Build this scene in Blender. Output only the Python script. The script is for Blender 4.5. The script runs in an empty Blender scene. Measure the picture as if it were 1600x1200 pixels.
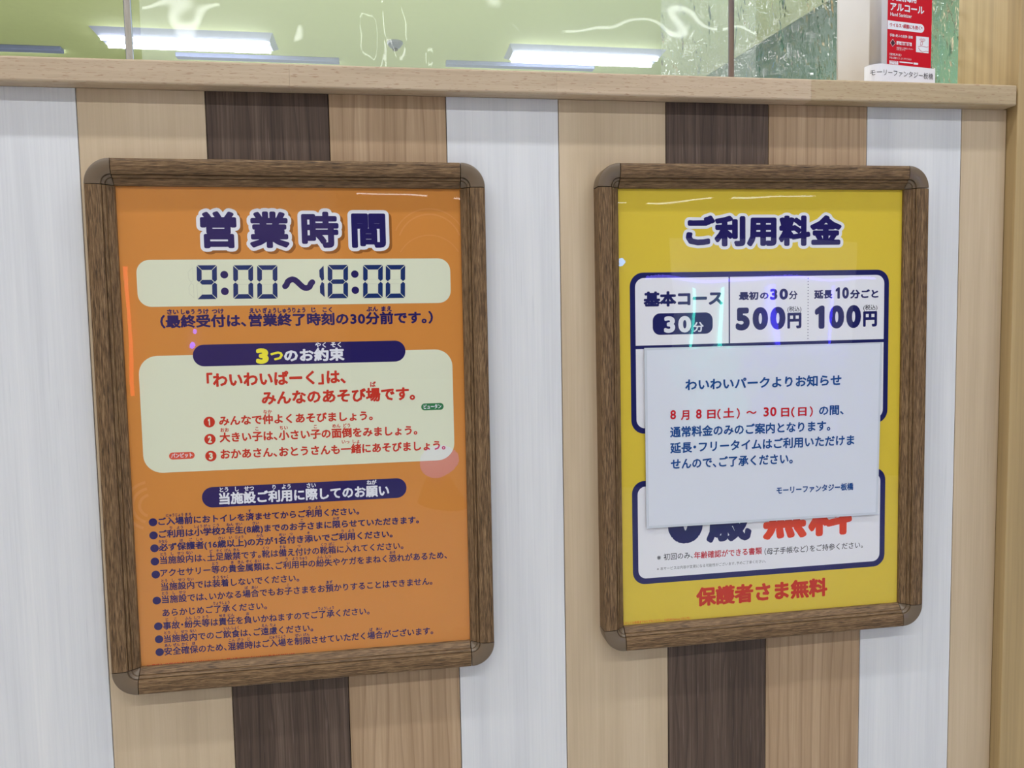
import bpy, bmesh, math, random
import numpy as np
from mathutils import Vector, Euler, noise, Matrix
from mathutils.geometry import delaunay_2d_cdt

random.seed(7)
S = bpy.context.scene
COL = S.collection
Z0 = 1.05                       # height of the posters' upper visible edge above the floor

# ------------------------------------------------------------------ camera
CAM = Vector((0.26738, -0.88599, -0.14994 + Z0))
ROT = Euler((1.49726, 0.01851, -0.1598), 'XYZ')
FPX = 1240.07
cd = bpy.data.cameras.new('camera')
cam = bpy.data.objects.new('camera', cd)
COL.objects.link(cam)
cam.location = CAM
cam.rotation_euler = ROT
cd.sensor_width = 36.0
cd.lens = 36.0 * FPX / 1600.0
cd.clip_start = 0.01
cd.clip_end = 100
S.camera = cam

# ------------------------------------------------------------------ world, colour management
wd = bpy.data.worlds.new('world')
S.world = wd
wd.use_nodes = True
wd.node_tree.nodes['Background'].inputs[0].default_value = (0.8, 0.85, 0.9, 1)
wd.node_tree.nodes['Background'].inputs[1].default_value = 0.05
S.view_settings.view_transform = 'Standard'
S.view_settings.look = 'None'
S.view_settings.gamma = 1.0
S.view_settings.use_curve_mapping = False
S.view_settings.exposure = -0.48

# ------------------------------------------------------------------ ceiling lamps of the hall in front of the counter
def area(x, y, z, sx, sy, power, col=(0.975, 0.99, 1.0)):
    l = bpy.data.lights.new('area_lamp', 'AREA')
    l.shape = 'RECTANGLE'
    l.size = sx
    l.size_y = sy
    l.energy = power
    l.color = col
    o = bpy.data.objects.new('area_lamp', l)
    COL.objects.link(o)
    o.location = (x, y, z)
    return o

for x in (-2.75, -1.35, 0.05, 1.45, 2.85):
    area(x, -0.66, 2.88, 1.2, 0.07, 17)
for x in (-2.75, -1.35, 0.05, 1.45, 2.85):
    area(x, -2.15, 2.88, 1.2, 0.07, 21)
for y in (-4.2, -6.2, -8.6, -11.5):
    for x in (-5.75, -4.2, -2.65, -1.1, 0.45, 2.0, 3.55, 5.1, 6.65):
        area(x, y, 2.88, 1.2, 0.12, 7)
# unseen area lights added to brighten the room behind the counter
for x in (-1.0, 1.8):
    area(x, 2.0, 2.84, 1.2, 0.25, 230)

# ------------------------------------------------------------------ picture -> place helper (used on real planes only)
RM = ROT.to_matrix()
def hit(u, v, P=(0, 0, 0), N=(0, 1, 0)):
    d = RM @ Vector(((u - 800) / FPX, (600 - v) / FPX, -1))
    P = Vector(P); N = Vector(N)
    t = (P - CAM).dot(N) / d.dot(N)
    return CAM + d * t

# ------------------------------------------------------------------ object helpers
def obj(name, mesh, mat=None, parent=None, loc=None, rot=None):
    o = bpy.data.objects.new(name, mesh)
    COL.objects.link(o)
    if mat is not None:
        mesh.materials.append(mat)
    if parent is not None:
        o.parent = parent
    if loc is not None:
        o.location = loc
    if rot is not None:
        o.rotation_euler = rot
    return o

def me(name, verts, faces, smooth=False):
    m = bpy.data.meshes.new(name)
    m.from_pydata([tuple(v) for v in verts], [], faces)
    m.update()
    if smooth:
        m.polygons.foreach_set('use_smooth', [True] * len(m.polygons))
    return m

def box_me(name, x0, x1, y0, y1, z0, z1, bev=0.0, seg=2):
    bm = bmesh.new()
    bmesh.ops.create_cube(bm, size=1)
    for v in bm.verts:
        v.co = Vector(((x0 + x1) / 2 + v.co.x * (x1 - x0), (y0 + y1) / 2 + v.co.y * (y1 - y0), (z0 + z1) / 2 + v.co.z * (z1 - z0)))
    if bev > 0:
        bmesh.ops.bevel(bm, geom=bm.edges[:], offset=bev, segments=seg, profile=0.5, affect='EDGES')
    m = bpy.data.meshes.new(name)
    bm.to_mesh(m); bm.free()
    return m

def cyl_me(name, r, z0, z1, n=24, r2=None, cx=0, cy=0, caps=True):
    r2 = r if r2 is None else r2
    v = []
    for k in range(n):
        a = 2 * math.pi * k / n
        v.append((cx + r * math.cos(a), cy + r * math.sin(a), z0))
    for k in range(n):
        a = 2 * math.pi * k / n
        v.append((cx + r2 * math.cos(a), cy + r2 * math.sin(a), z1))
    f = [(k, (k + 1) % n, n + (k + 1) % n, n + k) for k in range(n)]
    m = me(name, v, f + ([tuple(reversed(range(n))), tuple(range(n, 2 * n))] if caps else []))
    for p in m.polygons[:n]:
        p.use_smooth = True
    return m

def empty(name, loc, rot=(0, 0, 0)):
    o = bpy.data.objects.new(name, None)
    COL.objects.link(o)
    o.location = loc
    o.rotation_euler = rot
    o.empty_display_size = 0.05
    return o

def tag(o, label=None, cat=None, group=None, kind=None):
    if label: o['label'] = label
    if cat: o['category'] = cat
    if group: o['group'] = group
    if kind: o['kind'] = kind
    return o

# ------------------------------------------------------------------ materials
def s2l(c):
    return tuple((x / 255 / 12.92) if x / 255 <= 0.04045 else ((x / 255 + 0.055) / 1.055) ** 2.4 for x in c)

def nmat(name):
    m = bpy.data.materials.new(name)
    m.use_nodes = True
    nt = m.node_tree
    return m, nt, nt.nodes, nt.links, nt.nodes['Principled BSDF']

def plain(name, rgb, rough=0.5, metal=0.0, coat=0.0, var=0.03, spec=0.5):
    m, nt, N, L, b = nmat(name)
    c = s2l(rgb)
    tc = N.new('ShaderNodeTexCoord'); nz = N.new('ShaderNodeTexNoise')
    nz.inputs['Scale'].default_value = 25
    L.new(tc.outputs['Object'], nz.inputs['Vector'])
    r = N.new('ShaderNodeValToRGB')
    r.color_ramp.elements[0].color = (*[x * (1 - var) for x in c], 1)
    r.color_ramp.elements[1].color = (*[min(1, x * (1 + var)) for x in c], 1)
    L.new(nz.outputs['Fac'], r.inputs['Fac'])
    L.new(r.outputs['Color'], b.inputs['Base Color'])
    b.inputs['Roughness'].default_value = rough
    b.inputs['Metallic'].default_value = metal
    b.inputs['Coat Weight'].default_value = coat
    b.inputs['Specular IOR Level'].default_value = spec
    return m

def emis(name, rgb, strength):
    m, nt, N, L, b = nmat(name)
    b.inputs['Base Color'].default_value = (0.8, 0.8, 0.8, 1)
    b.inputs['Emission Color'].default_value = (*s2l(rgb), 1)
    b.inputs['Emission Strength'].default_value = strength
    return m

def wood(name, cols, fine=(260, 260, 4.0), broad=(22, 22, 0.7), rough=0.5, bump=0.1, rings=None, pores=None, fmix=0.5, spec=0.3):
    """cols: dark, mid, light srgb. fine / broad: noise scales along x, y, z. rings: (scale, distortion, strength, colour)"""
    m, nt, N, L, b = nmat(name)
    tc = N.new('ShaderNodeTexCoord')
    def noise_at(sc, det, rgh=0.6):
        mp = N.new('ShaderNodeMapping'); mp.inputs['Scale'].default_value = sc
        L.new(tc.outputs['Object'], mp.inputs['Vector'])
        nz = N.new('ShaderNodeTexNoise'); nz.inputs['Scale'].default_value = 1
        nz.inputs['Detail'].default_value = det; nz.inputs['Roughness'].default_value = rgh
        L.new(mp.outputs[0], nz.inputs['Vector'])
        return nz.outputs['Fac']
    f = noise_at(fine, 4); g = noise_at(broad, 3)
    mx = N.new('ShaderNodeMix'); mx.data_type = 'FLOAT'
    mx.inputs[0].default_value = fmix
    L.new(g, mx.inputs[2]); L.new(f, mx.inputs[3])
    r = N.new('ShaderNodeValToRGB')
    e = r.color_ramp.elements
    e[0].position = 0.33; e[0].color = (*s2l(cols[0]), 1)
    e[1].position = 0.67; e[1].color = (*s2l(cols[2]), 1)
    q = e.new(0.5); q.color = (*s2l(cols[1]), 1)
    L.new(mx.outputs[0], r.inputs['Fac'])
    out = r.outputs['Color']
    if rings:
        sc, dist, st, rc, zs = rings
        mp = N.new('ShaderNodeMapping'); mp.inputs['Scale'].default_value = (1, 1, zs)
        L.new(tc.outputs['Object'], mp.inputs['Vector'])
        wv = N.new('ShaderNodeTexWave'); wv.wave_type = 'BANDS'; wv.bands_direction = 'X'; wv.wave_profile = 'SAW'
        wv.inputs['Scale'].default_value = sc; wv.inputs['Distortion'].default_value = dist
        wv.inputs['Detail'].default_value = 1.5; wv.inputs['Detail Scale'].default_value = 1.2
        L.new(mp.outputs[0], wv.inputs['Vector'])
        r2 = N.new('ShaderNodeValToRGB')
        r2.color_ramp.elements[0].position = 0.72; r2.color_ramp.elements[0].color = (0, 0, 0, 1)
        r2.color_ramp.elements[1].position = 0.97; r2.color_ramp.elements[1].color = (st, st, st, 1)
        L.new(wv.outputs['Fac'], r2.inputs['Fac'])
        m2 = N.new('ShaderNodeMix'); m2.data_type = 'RGBA'
        L.new(r2.outputs['Color'], m2.inputs[0]); L.new(out, m2.inputs[6]); m2.inputs[7].default_value = (*s2l(rc), 1)
        out = m2.outputs[2]
    if pores:
        sc, th, st, pc = pores
        p = noise_at(sc, 2, 0.5)
        r3 = N.new('ShaderNodeValToRGB')
        r3.color_ramp.elements[0].position = th; r3.color_ramp.elements[0].color = (0, 0, 0, 1)
        r3.color_ramp.elements[1].position = th + 0.05; r3.color_ramp.elements[1].color = (st, st, st, 1)
        L.new(p, r3.inputs['Fac'])
        m3 = N.new('ShaderNodeMix'); m3.data_type = 'RGBA'
        L.new(r3.outputs['Color'], m3.inputs[0]); L.new(out, m3.inputs[6]); m3.inputs[7].default_value = (*s2l(pc), 1)
        out = m3.outputs[2]
    L.new(out, b.inputs['Base Color'])
    b.inputs['Roughness'].default_value = rough
    b.inputs['Specular IOR Level'].default_value = spec
    bp = N.new('ShaderNodeBump'); bp.inputs['Strength'].default_value = bump; bp.inputs['Distance'].default_value = 0.0005
    L.new(f, bp.inputs['Height']); L.new(bp.outputs[0], b.inputs['Normal'])
    return m

M = {}
M['white'] = wood('white_laminate', ((206, 208, 213), (217, 219, 223), (226, 227, 229)), fine=(420, 420, 6), broad=(26, 26, 1.6), bump=0.2, fmix=0.35,
                  pores=((360, 360, 9), 0.68, 0.3, (184, 188, 196)))
M['tan'] = wood('maple_laminate', ((184, 164, 137), (197, 177, 149), (208, 189, 162)), fine=(380, 380, 6), broad=(30, 30, 2.2), bump=0.12, fmix=0.3,
                pores=((240, 240, 9), 0.70, 0.25, (150, 130, 106)))
M['dark'] = wood('walnut_laminate', ((60, 48, 41), (85, 69, 59), (111, 94, 82)), fine=(520, 520, 8), broad=(60, 60, 1.2), bump=0.3, fmix=0.5,
                 rings=(26, 5, 0.5, (54, 42, 38), 0.22), pores=((420, 420, 14), 0.64, 0.4, (128, 110, 100)))
M['medium'] = wood('beech_laminate', ((158, 131, 102), (174, 147, 117), (190, 164, 134)), fine=(420, 420, 10), broad=(34, 34, 1.2), bump=0.15, fmix=0.45,
                   rings=(23, 5.5, 0.5, (136, 108, 82), 0.12))
M['ledge'] = [wood('rubberwood_%d' % k, c, fine=(9, 260, 260), broad=(2.2, 55, 55), bump=0.12, fmix=0.5,
                   pores=((95, 900, 900), 0.61, 0.6, (150, 114, 88)), rough=0.42)
              for k, c in enumerate([((176, 156, 132), (189, 169, 144), (200, 181, 157)), ((180, 160, 136), (193, 172, 147), (204, 184, 160)),
                                     ((166, 147, 118), (180, 160, 129), (192, 172, 142)), ((186, 164, 130), (199, 177, 143), (210, 189, 156))])]
M['post'] = wood('post_veneer', ((160, 137, 98), (178, 153, 110), (192, 168, 125)), fine=(300, 300, 4), broad=(55, 55, 0.8), bump=0.1, fmix=0.3, rough=0.45)
M['frame_h'] = wood('dark_oak_foil_horizontal', ((60, 42, 25), (111, 86, 59), (150, 122, 89)), fine=(75, 1300, 1300), broad=(14, 300, 300), bump=0.4, fmix=0.75, rough=0.48,
                    pores=((60, 1000, 1000), 0.60, 0.7, (46, 34, 22)))
M['frame_v'] = wood('dark_oak_foil_vertical', ((60, 42, 25), (111, 86, 59), (150, 122, 89)), fine=(1300, 1300, 75), broad=(300, 300, 14), bump=0.4, fmix=0.75, rough=0.48,
                    pores=((1000, 1000, 60), 0.60, 0.7, (46, 34, 22)))
M['cap'] = plain('brown_plastic', (106, 90, 72), rough=0.33, var=0.02)
M['backing'] = plain('black_backing', (22, 20, 18), rough=0.8)
M['core'] = plain('board_core', (70, 56, 44), rough=0.8)

def printed(name, rgb, var=0.0):
    return plain(name, rgb, rough=0.45, var=var, spec=0.2)
M['orange'] = printed('orange_print', (210, 138, 62), 0.02)
M['orange_light'] = printed('light_orange_print', (216, 146, 78), 0.0)
M['navy'] = printed('navy_print', (26, 16, 92))
M['navy2'] = printed('dark_navy_print', (24, 26, 92))
M['white_p'] = printed('white_print', (228, 231, 240))
M['shadow_p'] = printed('brown_drop_print', (150, 92, 34))
M['cream'] = printed('cream_print', (222, 227, 203))
M['teal'] = printed('blue_digit_print', (6, 42, 104))
M['ghost'] = printed('grey_hairline_print', (196, 200, 182))
M['red'] = printed('red_print', (198, 44, 24))
M['crimson'] = printed('crimson_print', (190, 26, 50))
M['yellowp'] = printed('yellow_print', (240, 230, 60))
M['green_p'] = printed('green_pill_print', (40, 120, 70))
M['redpill'] = printed('red_pill_print', (216, 84, 62))
M['yellow'] = printed('yellow_poster_print', (220, 194, 62), 0.015)
M['ink'] = printed('black_print', (48, 48, 60))
M['panelw'] = printed('white_panel_print', (232, 233, 240))
M['bigred'] = printed('orange_red_print', (222, 66, 34))
M['noteblue'] = printed('blue_notice_print', (22, 72, 138))
M['notered'] = printed('red_notice_print', (190, 22, 38))

def clear_film(name, bump_scale, bump_strength, bump_dist, ior=1.5, rough=0.02, haze=0.0, tint=(1, 1, 1), scale3=(1, 1, 1), gain=1.0, detail=2.0):
    m, nt, N, L, b = nmat(name)
    N.remove(b)
    out = N['Material Output']
    tr = N.new('ShaderNodeBsdfTransparent'); tr.inputs[0].default_value = (*tint, 1)
    gl = N.new('ShaderNodeBsdfAnisotropic') if False else N.new('ShaderNodeBsdfGlossy')
    gl.inputs['Roughness'].default_value = rough
    tc = N.new('ShaderNodeTexCoord'); mp = N.new('ShaderNodeMapping'); mp.inputs['Scale'].default_value = scale3
    L.new(tc.outputs['Object'], mp.inputs['Vector'])
    nz = N.new('ShaderNodeTexNoise'); nz.inputs['Scale'].default_value = bump_scale; nz.inputs['Detail'].default_value = detail
    L.new(mp.outputs[0], nz.inputs['Vector'])
    bp = N.new('ShaderNodeBump'); bp.inputs['Strength'].default_value = bump_strength; bp.inputs['Distance'].default_value = bump_dist
    L.new(nz.outputs['Fac'], bp.inputs['Height'])
    L.new(bp.outputs[0], gl.inputs['Normal'])
    ge = N.new('ShaderNodeNewGeometry'); dt = N.new('ShaderNodeVectorMath'); dt.operation = 'DOT_PRODUCT'
    L.new(ge.outputs['Incoming'], dt.inputs[0]); L.new(bp.outputs[0], dt.inputs[1])
    def mth(op, a, b_=None):
        q = N.new('ShaderNodeMath'); q.operation = op
        for i_, x_ in enumerate((a, b_)):
            if x_ is None: continue
            if isinstance(x_, (int, float)): q.inputs[i_].default_value = x_
            else: L.new(x_, q.inputs[i_])
        return q.outputs[0]
    f0 = ((ior - 1) / (ior + 1)) ** 2
    # Schlick reflectance, the same from both sides of the thin film
    fres = mth('ADD', mth('MULTIPLY', mth('POWER', mth('SUBTRACT', 1.0, mth('ABSOLUTE', dt.outputs['Value'])), 5.0), 1 - f0), f0)
    ga = N.new('ShaderNodeMath'); ga.operation = 'MULTIPLY'; ga.inputs[1].default_value = gain; ga.use_clamp = True
    L.new(fres, ga.inputs[0])
    base = tr.outputs[0]
    if haze > 0:  # pale diffuse share imitates the veil of reflected hall light
        df = N.new('ShaderNodeBsdfTranslucent'); df.inputs[0].default_value = (0.85, 0.92, 0.9, 1)
        d2 = N.new('ShaderNodeBsdfDiffuse'); d2.inputs[0].default_value = (0.85, 0.92, 0.9, 1)
        ms = N.new('ShaderNodeMixShader'); ms.inputs[0].default_value = 0.5
        L.new(df.outputs[0], ms.inputs[1]); L.new(d2.outputs[0], ms.inputs[2])
        mh = N.new('ShaderNodeMixShader'); mh.inputs[0].default_value = haze
        L.new(tr.outputs[0], mh.inputs[1]); L.new(ms.outputs[0], mh.inputs[2])
        base = mh.outputs[0]
    mx = N.new('ShaderNodeMixShader')
    L.new(ga.outputs[0], mx.inputs[0]); L.new(base, mx.inputs[1]); L.new(gl.outputs[0], mx.inputs[2])
    L.new(mx.outputs[0], out.inputs['Surface'])
    return m
M['cover'] = clear_film('clear_poster_cover', 7, 0.5, 0.0016, rough=0.012, detail=1.0)
M['vinyl'] = clear_film('clear_vinyl_smooth', 5, 0.6, 0.010, rough=0.03, haze=0.16, tint=(0.97, 0.99, 0.97), detail=2.0)
M['vinyl2'] = clear_film('clear_vinyl_crumpled', 19, 1.0, 0.035, rough=0.06, haze=0.09, tint=(0.96, 0.99, 0.97), scale3=(2.2, 1, 1.3), gain=3.2, detail=3.0)
M['chrome'] = plain('chrome_rod', (158, 168, 186), rough=0.06, metal=1.0)
M['steel'] = plain('dull_steel_rod', (130, 122, 128), rough=0.35, metal=1.0)

# ------------------------------------------------------------------ the setting
def struct(o):
    o['kind'] = 'structure'
    return o
ceil_front = plain('hall_ceiling_paint', (196, 190, 184), rough=0.9)
ceil_green = plain('yellow_green_ceiling_paint', (208, 216, 160), rough=0.8)
wall_yg = plain('yellow_green_wall_paint', (200, 208, 110), rough=0.8)
wall_dg = plain('dark_green_wall_paint', (30, 92, 66), rough=0.7)
wall_beige = plain('hall_wall_paint', (168, 156, 148), rough=0.8)
floor_m = plain('pale_vinyl_floor', (196, 196, 194), rough=0.5)
struct(obj('floor', box_me('floor', -7, 8, -14, 9, -0.1, 0), floor_m))
struct(obj('ceiling', box_me('ceiling', -7, 8, -14, 0.1, 2.9, 3.0), ceil_front))
struct(obj('ceiling_back', box_me('ceiling_back', -7, 8, 0.1, 9, 2.9, 3.0), ceil_green))
struct(obj('wall_back', box_me('wall_back', -7, 8, 9, 9.1, 0, 3), wall_yg))
struct(obj('wall_left', box_me('wall_left', -7.1, -7, -14, 9, 0, 3), wall_beige))
struct(obj('wall_front', box_me('wall_front', -7, 8, -14.1, -14, 0, 3), wall_beige))
# green side wall of the room behind, slightly skewed to the counter
gx = lambda y: 3.03 + (4.4 - y) * 0.109
gv = [(gx(0.1), 0.1, 0), (gx(9), 9, 0), (gx(9) + .1, 9, 0), (gx(.1) + .1, .1, 0)]
gv += [(a, b, 2.9) for a, b, c in gv]
struct(obj('wall_right', me('wall_right', gv, [(3, 2, 1, 0), (4, 5, 6, 7), (0, 1, 5, 4), (1, 2, 6, 5), (2, 3, 7, 6), (3, 0, 4, 7)]), wall_dg))
struct(obj('wall_hall_right', box_me('wall_hall_right', 1.15, 8, 0.0, 0.1, 0, 2.9), M['tan']))
struct(obj('wall_right_front', box_me('wall_right_front', 8, 8.1, -14, 0.0, 0, 3), wall_beige))

# ------------------------------------------------------------------ counter wall of upright laminate panels
X0, W = -0.03493, 0.12548
LB = lambda x: 1.1495 + 0.0031 * x            # underside of the ledge
wall = struct(obj('wall_counter', box_me('wall_counter', -1.45, 1.03, 0.007, 0.10, 0, LB(0) - 0.0035), M['core']))
kinds = ['white', 'tan', 'dark', 'medium']
for i in range(-11, 9):
    xa, xb = X0 + (i) * W, X0 + (i + 1) * W
    k = kinds[(i + 1) % 4]
    if i == -1: xa -= 0.014
    if i == -2: xb -= 0.014
    if i == 8: xb = 1.0303
    g = 0.0004
    bm = bmesh.new()
    bmesh.ops.create_cube(bm, size=1)
    for v in bm.verts:
        x = xa + g if v.co.x < 0 else xb - g
        v.co = Vector((x, 0.0 if v.co.y < 0 else 0.0069, 0.0 if v.co.z < 0 else LB(x) - 0.0002))
    bmesh.ops.bevel(bm, geom=[e for e in bm.edges if all(abs(v.co.y) < 1e-6 for v in e.verts)], offset=0.0004, segments=1, affect='EDGES')
    m = bpy.data.meshes.new('panel'); bm.to_mesh(m); bm.free()
    obj('panel', m, M[k], wall)

# end post on the right
struct(obj('trim_1', box_me('trim_1', 1.0308, 1.15, -0.01615, 0.0885, 0, 2.9, bev=0.001), M['post']))

# ------------------------------------------------------------------ wooden ledge capping the counter wall
ledge = empty('wooden_ledge', (0, 0, 0))
tag(ledge, 'long pale rubberwood ledge capping the striped counter wall above both framed posters', 'ledge')
cuts = [-1.45, -0.62, hit(452, 110, (0, -0.019, 0)).x, hit(870, 118, (0, -0.019, 0)).x, hit(1268, 130, (0, -0.019, 0)).x, 1.0275]
mk = [1, 0, 0, 1, 2, 3]
for i in range(len(cuts) - 1):
    a, b = cuts[i], cuts[i + 1]
    bm = bmesh.new()
    bmesh.ops.create_cube(bm, size=1)
    for v in bm.verts:
        x = a if v.co.x < 0 else b - 0.00015
        z = LB(x) + (0 if v.co.z < 0 else 0.0243)
        v.co = Vector((x, -0.019 if v.co.y < 0 else 0.116, z))
    ed = [e for e in bm.edges if abs(e.verts[0].co.x - e.verts[1].co.x) > 0.1]
    if i == len(cuts) - 2:
        ed += [e for e in bm.edges if e.verts[0].co.x > b - .001 and e.verts[1].co.x > b - .001 and min(e.verts[0].co.y, e.verts[1].co.y) < 0]
    bmesh.ops.bevel(bm, geom=ed, offset=0.0022, segments=3, profile=0.5, affect='EDGES')
    m = bpy.data.meshes.new('board'); bm.to_mesh(m); bm.free()
    obj('board', m, M['ledge'][mk[i] if i else 1], ledge)
LT = lambda x: LB(x) + 0.0243

# ------------------------------------------------------------------ glyph engine: the built-in font, thickened with round strokes
_cache = {}
def glyph(ch):
    if ch in _cache:
        return _cache[ch]
    c = bpy.data.curves.new('t', 'FONT'); c.body = ch; c.size = 1; c.resolution_u = 2 if ord(ch) > 0x2000 else 4
    o = bpy.data.objects.new('t', c); COL.objects.link(o)
    dg = bpy.context.evaluated_depsgraph_get()
    ev = o.evaluated_get(dg); m = ev.to_mesh()
    V = np.array([(v.co.x, v.co.y) for v in m.vertices]) if len(m.vertices) else np.zeros((0, 2))
    m.calc_loop_triangles()
    F = [tuple(p.vertices) for p in m.loop_triangles]
    cnt = {}
    for p in m.polygons:
        for e in p.edge_keys:
            cnt[e] = cnt.get(e, 0) + 1
    E = [e for e, n in cnt.items() if n == 1]
    if ch == '1':                                             # a one with a flag, like the printed one
        V = np.array([(.21, 0), (.31, 0), (.31, .69), (.235, .69), (.07, .575), (.07, .49), (.21, .575)])
        F = [(0, 1, 2), (0, 2, 6), (6, 2, 3), (6, 3, 4), (6, 4, 5)]; E = [(i, (i + 1) % 7) for i in range(7)]
    ev.to_mesh_clear()
    bpy.data.objects.remove(o); bpy.data.curves.remove(c)
    _cache[ch] = (V, F, E)
    return _cache[ch]

def in_polys(C, P, FF):
    inside = np.zeros(len(C), bool)
    by = {}
    for f in FF: by.setdefault(len(f), []).append(f)
    for n, fs in by.items():
        A = P[np.array(fs)]                                   # polygons x n x 2
        D = np.roll(A, -1, axis=1) - A
        cr = D[None, :, :, 0] * (C[:, None, None, 1] - A[None, :, :, 1]) - D[None, :, :, 1] * (C[:, None, None, 0] - A[None, :, :, 0])
        inside |= ((cr > -1e-9).all(axis=2) | (cr < 1e-9).all(axis=2)).any(axis=1)
    return inside

def flat_union(P, FF, segs=None, w=0, seg=6, base=()):
    """one flat triangulation, without overlaps, of many convex polygons"""
    o = delaunay_2d_cdt([Vector(p) for p in P], [], [list(f) for f in FF], 0, 1e-5, False)
    Q = np.array([tuple(v) for v in o[0]])
    T = np.array([tuple(f) for f in o[2]])
    C = Q[T].mean(axis=1)
    P = np.array([tuple(p) for p in P])
    if segs is None:
        inside = in_polys(C, P, FF)
    else:
        inside = in_polys(C, P, base)
        A, B_ = segs
        D = B_ - A
        t = np.clip(((C[:, None] - A[None]) * D[None]).sum(2) / np.maximum((D ** 2).sum(1), 1e-12), 0, 1)
        d = np.sqrt(((A[None] + t[..., None] * D[None] - C[:, None]) ** 2).sum(2)).min(axis=1)
        inside |= d < w * math.cos(math.pi / seg)
        amb = np.where(~inside & (d <= w * 1.001))[0]
        if len(amb): inside[amb] = in_polys(C[amb], P, FF[len(base):])
    # drop the inner points again: few, large faces
    bm = bmesh.new()
    T = T[inside]
    used = np.unique(T); idx = {int(k): i for i, k in enumerate(used)}
    vs = [bm.verts.new((Q[k][0], Q[k][1], 0)) for k in used]
    for t in T:
        a, b, c = (int(k) for k in t)
        if abs((Q[b][0] - Q[a][0]) * (Q[c][1] - Q[a][1]) - (Q[b][1] - Q[a][1]) * (Q[c][0] - Q[a][0])) > 1e-10:
            bm.faces.new((vs[idx[a]], vs[idx[b]], vs[idx[c]]))
    bm.normal_update()
    bmesh.ops.dissolve_limit(bm, angle_limit=0.09, use_dissolve_boundaries=False, verts=bm.verts[:], edges=bm.edges[:])
    bm.verts.index_update()
    r = [(v.co.x, v.co.y) for v in bm.verts], [tuple(v.index for v in f.verts) for f in bm.faces]
    bm.free()
    return r

_fat = {}
def fat(ch, w, seg):
    """glyph grown by w em with round joins, as one flat mesh without overlaps"""
    if (ch, w, seg) in _fat:
        return _fat[(ch, w, seg)]
    V, F, E = glyph(ch)
    if w <= 0 or not len(V):
        r = ([tuple(v) for v in V], F)
    else:
        P = [Vector(v) for v in V]; FF = [list(f) for f in F]
        for a, b in E:
            d = P[b] - P[a]
            if d.length < 1e-6: continue
            n = Vector((-d.y, d.x)) / d.length * w
            k = len(P)
            P += [P[a] - n, P[b] - n, P[b] + n, P[a] + n]
            FF.append([k, k + 1, k + 2, k + 3])
        nb_ = {}
        for a, b in E: nb_.setdefault(a, []).append(b); nb_.setdefault(b, []).append(a)
        for i, q2 in nb_.items():
            if len(q2) == 2:
                d0, d1 = P[i] - P[q2[0]], P[q2[1]] - P[i]
                if d0.length > 1e-7 and d1.length > 1e-7 and d0.angle(d1) < 0.3: continue
            k = len(P)
            P += [P[i] + Vector((w * math.cos(2 * math.pi * q / seg + .2), w * math.sin(2 * math.pi * q / seg + .2))) for q in range(seg)]
            FF.append(list(range(k, k + seg)))
        r = flat_union(P, FF, (np.array([V[a] for a, b in E]), np.array([V[b] for a, b in E])), w, seg, FF[:len(F)])
    _fat[(ch, w, seg)] = r
    return r

LEFT = set('、。）」,.)')
RIGHT = set('（「')
def advance(ch):
    """(advance, shift) in em"""
    if ch == '　': return 1.0, 0
    if ch == ' ': return 0.3, 0
    if ch in '、。）」': return 0.5, 0
    if ch in '（「': return 0.5, -0.5
    if ch == '・': return 0.5, -0.25
    V = glyph(ch)[0]
    if ch in '0123456789':
        return 0.57, 0.285 - (V[:, 0].max() + V[:, 0].min()) / 2
    if ord(ch) < 0x2000 and len(V):
        return V[:, 0].max() - V[:, 0].min() + 0.08, 0.04 - V[:, 0].min()
    return 1.0, 0.0

def parse(s):
    """'[漢|かん]字' -> chars, ruby list (start, end, text)"""
    chars, ruby, i = [], [], 0
    while i < len(s):
        if s[i] == '[':
            j = s.index(']', i)
            b, r = s[i + 1:j].split('|')
            ruby.append((len(chars), len(chars) + len(b), r))
            chars += list(b); i = j + 1
        else:
            chars.append(s[i]); i += 1
    return chars, ruby

class Board:
    """a plane one can print on: local x to the right, local z up, faces -y"""
    def __init__(self, origin, right, up):
        self.o = Vector(origin); self.r = Vector(right).normalized(); self.u = Vector(up).normalized()
        self.n = self.r.cross(self.u)
    def px(self, u, v, off=0.0):
        """point of the board under a point of the photograph, in board metres (off = height of the printed sheet off the board)"""
        P = hit(u, v, self.o + self.n * off, self.n) - self.o
        return P.dot(self.r), P.dot(self.u)

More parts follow.
